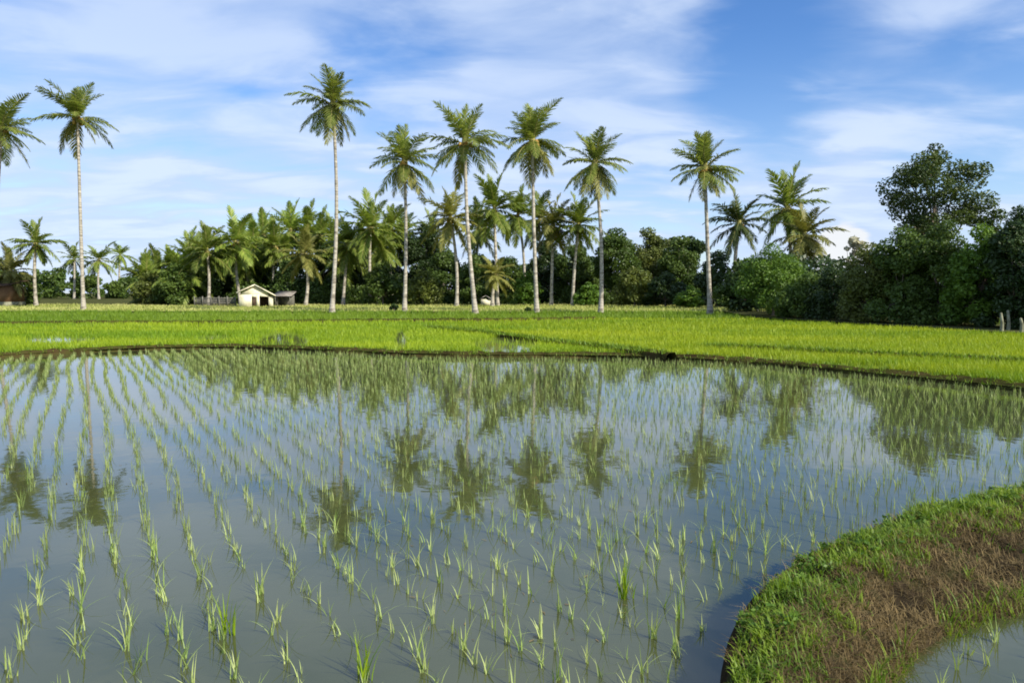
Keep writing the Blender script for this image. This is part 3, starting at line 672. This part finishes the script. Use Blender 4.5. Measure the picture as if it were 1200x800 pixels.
# front wall: slabs round the door and the porch opening, then the gable above
box(g, X(282), X(295.5), 0, .14, 0, ZH(344)); box(g, X(300.5), X(304), 0, .14, 0, ZH(344)); box(g, X(295.5), X(300.5), 0, .14, ZH(347), ZH(344)); box(g, X(304), X(314), 0, .14, ZH(346.5), ZH(344))
box(g, X(314), X(319), 0, .14, 0, ZH(346.5)); 
prism(g, [(X(282), ZH(344) + .002), (X(314), ZH(344) + .002), (X(306), ZH(338.5)), (X(299), ZH(334))], 0, .14)
box(g, X(282), X(282) + .14, .142, 2.6, 0, ZH(344)); box(g, X(319) - .14, X(319), .142, 2.6, 0, ZH(347)); box(g, X(282) + .142, X(319) - .142, 2.46, 2.6, 0, ZH(344))
link('wall', g.mesh('wall', [M['plaster']]), hs)
g = Geo()
prism(g, [(X(279), ZH(342.8)), (X(299), ZH(333.4)), (X(299), ZH(331.8)), (X(279), ZH(341.2))], -.35, 2.9)
prism(g, [(X(299) + .003, ZH(333.4)), (X(322), ZH(346.2)), (X(322), ZH(344.6)), (X(299) + .003, ZH(331.8))], -.35, 2.9)
link('roof', g.mesh('roof', [M['roof_pale']]), hs)
g = Geo(); box(g, X(295.6), X(300.4), .05, .1, 0, ZH(347.1)); link('door', g.mesh('door', [M['wood_dark']]), hs)
g = Geo(); box(g, X(304), X(314), 1.6, 1.7, 0, ZH(345.5)); link('porch_wall', g.mesh('porch_wall', [M['wood_dark']]), hs)

# grey shed to the right of the house
Ys = 78.0; ks = Ys / F; sb = at(334, 357, Ys)
sh = thing('shed', 'low grey lean-to shed with tin roof right of the cream house', 'shed', (sb[0], Ys, .2))
g = Geo(); w = 9 * ks; box(g, -w, w, .6, .7, 0, 1.2); box(g, -w, -w + .1, -.4, .59, 0, 1.1); link('wall', g.mesh('wall', [M['wood_grey']]), sh)
g = Geo(); V = np.array([[-w - .2, -.9, 1.12], [w + .2, -.9, 1.12], [w + .2, .95, 1.65], [-w - .2, .95, 1.65]]); V = np.concatenate([V, V + (0, 0, .05)])
g.add(V, [[0, 1, 2, 3], [4, 5, 6, 7], [0, 1, 5, 4], [1, 2, 6, 5], [2, 3, 7, 6], [3, 0, 4, 7]]); link('roof', g.mesh('roof', [M['tin']]), sh)
for sx in (-w, w - .1):
    g = Geo(); box(g, sx, sx + .08, -.8, -.72, 0, 1.13); link('post', g.mesh('post', [M['wood_grey']]), sh)
# white shed among the trunks
Yw = 82.0; wb = at(569, 357, Yw)
ws = thing('hut', 'tiny whitish hut between trunks in the middle of the grove', 'hut', (wb[0], Yw, .2))
g = Geo(); box(g, -.55, .55, 0, 1.2, 0, .75); link('wall', g.mesh('wall', [M['plaster']]), ws)
g = Geo(); prism(g, [(-.7, .74), (0, 1.12), (0, 1.2), (-.7, .82)], -.2, 1.4); prism(g, [(.003, 1.12), (.7, .74), (.7, .82), (.003, 1.2)], -.2, 1.4); link('roof', g.mesh('roof', [M['tin']]), ws)
# brown hut cut by the left edge
Yb = 74.0; bb_ = at(-2, 357, Yb)
bh = thing('hut', 'brown walled hut with pale base cut by the left edge', 'hut', (bb_[0], Yb, .17))
g = Geo(); box(g, -1.6, .75, 0, 3, .55, 2.3); link('wall', g.mesh('wall', [M['brick']]), bh)
g = Geo(); box(g, -1.65, .8, -.06, 3.05, 0, .548); link('plinth', g.mesh('plinth', [M['pale_wood']]), bh)
g = Geo(); V = np.array([[-1.9, -.5, 2.25], [1.1, -.5, 2.25], [1.1, 3.4, 2.9], [-1.9, 3.4, 2.9]]); V = np.concatenate([V, V + (0, 0, .06)])
g.add(V, [[0, 1, 2, 3], [4, 5, 6, 7], [0, 1, 5, 4], [1, 2, 6, 5], [2, 3, 7, 6], [3, 0, 4, 7]]); link('roof', g.mesh('roof', [M['wood_dark']]), bh)
# fence
Yf = 76.0; f0 = at(228, 357, Yf); f1 = at(276, 357, Yf); Lf = f1[0] - f0[0]
fe = thing('fence', 'weathered grey picket fence left of the cream house', 'fence', (f0[0], Yf, .17))
for k in range(6):
    g = Geo(); box(g, k * Lf / 5 - .05, k * Lf / 5 + .05, -.05, .05, 0, 1.15); link('post', g.mesh('post', [M['wood_grey']]), fe)
for z in (.35, .9):
    g = Geo(); box(g, -.05, Lf + .05, .052, .09, z, z + .09); link('rail', g.mesh('rail', [M['wood_grey']]), fe)
g = Geo()
for k in range(42):
    x = (k + .5) * Lf / 42 - .04; box(g, x, x + .055, .092, .115, .08, .95 + .12 * math.sin(k * 1.7))
link('picket_panel', g.mesh('picket_panel', [M['wood_grey']]), fe)
# pale posts on the right
for (pp, py0, py1, Y, lab) in ((1174, 367, 382, 27.5, 'thicker pale post leaning before the olive hedge tree'), (1182, 364, 379, 28.2, 'slimmer taller pale post beside the leaning pale post'), (1197, 373, 388, 26.5, 'whitest short post at the right edge')):
    b = at(pp, py1, Y); top = at(pp - 1, py0, Y); zb = .17
    V, Q = tube([(0, 0, -.03), (.01, 0, .3), (top[0] - b[0], 0, top[2] - zb)], [.075, .06, .045], 8)
    n8 = len(V); V = np.concatenate([V, [[top[0] - b[0], 0, top[2] - zb + .03]]]); Q = np.concatenate([Q, [[n8 - 8 + i, n8 - 8 + (i + 1) % 8, n8, n8] for i in range(8)]])
    me = mesh_np('fence_post', V, Q[:-8], Q[-8:, :3], [M['pale_wood']], None, None, True)
    tag(link('fence_post', me, None, (b[0], Y, zb)), lab, 'post', 'pale posts at the hedge foot')

# ------------------------------------------------------------------ sky, sun, camera
SUN_EL, SUN_AZ = R(36), math.atan2(.78, -.62)          # azimuth clockwise from +Y (camera looks +Y)
sc = bpy.context.scene
w = bpy.data.worlds.new('World'); sc.world = w; w.use_nodes = True
nt = w.node_tree; nt.nodes.clear()
out = nt.nodes.new('ShaderNodeOutputWorld'); bg = nt.nodes.new('ShaderNodeBackground'); nt.links.new(bg.outputs[0], out.inputs[0])
sky = nt.nodes.new('ShaderNodeTexSky'); sky.sky_type = 'NISHITA'; sky.sun_disc = False
sky.sun_elevation = SUN_EL; sky.sun_rotation = SUN_AZ; sky.air_density = 1.0; sky.dust_density = .6; sky.ozone_density = 2.5
bg.inputs['Strength'].default_value = .12
tc = nt.nodes.new('ShaderNodeTexCoord')
def VM(op, a, b=None):
    n = nt.nodes.new('ShaderNodeVectorMath'); n.operation = op
    for k, v in enumerate((a, b)):
        if v is None: continue
        if isinstance(v, bpy.types.NodeSocket): nt.links.new(v, n.inputs[k])
        else: n.inputs[k].default_value = v
    return n
def MA(op, a, b=None, clamp=False):
    n = nt.nodes.new('ShaderNodeMath'); n.operation = op; n.use_clamp = clamp
    for k, v in enumerate((a, b)):
        if v is None: continue
        if isinstance(v, bpy.types.NodeSocket): nt.links.new(v, n.inputs[k])
        else: n.inputs[k].default_value = v
    return n.outputs[0]
def SS(x, lo, hi):
    n = nt.nodes.new('ShaderNodeMapRange'); n.interpolation_type = 'SMOOTHSTEP'
    nt.links.new(x, n.inputs[0]); n.inputs[1].default_value = lo; n.inputs[2].default_value = hi
    return n.outputs[0]
D = VM('NORMALIZE', tc.outputs['Generated']).outputs[0]
sx = nt.nodes.new('ShaderNodeSeparateXYZ'); nt.links.new(D, sx.inputs[0])
zz = MA('MAXIMUM', sx.outputs[2], 0.0)
den = MA('ADD', zz, .16)
cb = nt.nodes.new('ShaderNodeCombineXYZ')
nt.links.new(MA('DIVIDE', sx.outputs[0], den), cb.inputs[0]); nt.links.new(MA('DIVIDE', sx.outputs[1], den), cb.inputs[1])
def noise(scale, detail, dist, stretch, off=(0, 0, 0), rot=0.0, rough=.55):
    mp = nt.nodes.new('ShaderNodeMapping'); mp.inputs['Scale'].default_value = stretch; mp.inputs['Location'].default_value = off; mp.inputs['Rotation'].default_value = (0, 0, rot)
    nt.links.new(cb.outputs[0], mp.inputs[0])
    nz = nt.nodes.new('ShaderNodeTexNoise'); nz.inputs['Scale'].default_value = scale; nz.inputs['Detail'].default_value = detail; nz.inputs['Distortion'].default_value = dist; nz.inputs['Roughness'].default_value = rough
    nt.links.new(mp.outputs[0], nz.inputs['Vector']); return nz.outputs['Fac']
na = noise(.9, 9, .6, (1, 1.6, 1), (3.1, 1.2, 0), .35)
nb_ = noise(2.3, 7, .5, (1, 1.8, 1), (8.3, 4.2, 0), -.25, .52)
dens = MA('ADD', MA('MULTIPLY', na, .55), MA('MULTIPLY', nb_, .45))
def blob(px, py, rad, amt):                  # a patch of clear (or cloudier) sky round one direction of the sky
    d = ray(px, py); d = d / np.linalg.norm(d)
    dt = VM('DOT_PRODUCT', D, tuple(d)).outputs['Value']
    return MA('MULTIPLY', SS(dt, math.cos(rad * 1.25), 1.0), amt)
for a in (blob(925, 65, .13, -.21), blob(1155, 135, .12, -.21), blob(465, 66, .11, -.16), blob(250, 150, .30, -.035), blob(800, 150, .16, -.04), blob(760, 40, .15, .05), blob(200, 20, .35, .07), blob(640, 30, .22, .06), blob(1080, 20, .14, .08), blob(1020, 210, .20, .06), blob(540, 190, .2, .04)):
    dens = MA('ADD', dens, a)
veil = SS(dens, .30, .60)
lowv = MA('MULTIPLY', SS(sx.outputs[2], .34, 0.0), .42)
veil = MA('MINIMUM', MA('ADD', MA('MULTIPLY', veil, .72), lowv), .92)
# small cumulus above the hedge
nc = noise(5.0, 6, .3, (1, 1, 1), (1, 2, 0))
d = ray(985, 296); d /= np.linalg.norm(d)
cum = SS(MA('ADD', SS(VM('DOT_PRODUCT', D, tuple(d)).outputs['Value'], math.cos(.05), 1.0), MA('MULTIPLY', MA('SUBTRACT', nc, .5), 1.4)), .25, .65)
def wmix(f, a, b):
    n = nt.nodes.new('ShaderNodeMix'); n.data_type = 'RGBA'; nt.links.new(f, n.inputs[0])
    for s, v in ((6, a), (7, b)):
        if isinstance(v, bpy.types.NodeSocket): nt.links.new(v, n.inputs[s])
        else: n.inputs[s].default_value = rgba(v)
    return n.outputs[2]
hsn = nt.nodes.new('ShaderNodeHueSaturation'); hsn.inputs['Saturation'].default_value = 1.28; hsn.inputs['Hue'].default_value = .510; hsn.inputs['Value'].default_value = .92; nt.links.new(sky.outputs[0], hsn.inputs['Color'])
ccol = wmix(SS(MA('ADD', nb_, MA('MULTIPLY', na, .6)), .72, .98), (2.95, 3.65, 5.0), (3.65, 4.25, 5.3))
c1 = wmix(veil, hsn.outputs[0], ccol)
c2 = wmix(MA('MULTIPLY', cum, .9), c1, (4.6, 4.7, 4.8))
nt.links.new(c2, bg.inputs['Color'])

sun = bpy.data.lights.new('sun', 'SUN'); sun.energy = 4.2; sun.angle = R(.53); sun.color = (1.0, .93, .80)
so = bpy.data.objects.new('sun', sun); C.objects.link(so)
from mathutils import Vector
sd = Vector((math.sin(SUN_AZ) * math.cos(SUN_EL), math.cos(SUN_AZ) * math.cos(SUN_EL), math.sin(SUN_EL)))
so.rotation_euler = sd.to_track_quat('Z', 'Y').to_euler()
cam = bpy.data.cameras.new('camera'); cam.sensor_width = 36; cam.lens = 24; cam.clip_start = .05; cam.clip_end = 6000
co = bpy.data.objects.new('camera', cam); C.objects.link(co); co.location = (0, 0, CAM_H); co.rotation_euler = (R(90) - TILT, 0, 0)
sc.camera = co
sc.view_settings.view_transform = 'Standard'; sc.view_settings.look = 'None'; sc.view_settings.exposure = 0.75; sc.view_settings.gamma = 1.0
sc.view_settings.use_curve_mapping = False
sc.cycles.max_bounces = 8; sc.cycles.transmission_bounces = 4; sc.cycles.transparent_max_bounces = 8
sc.cycles.filter_width = 1.8
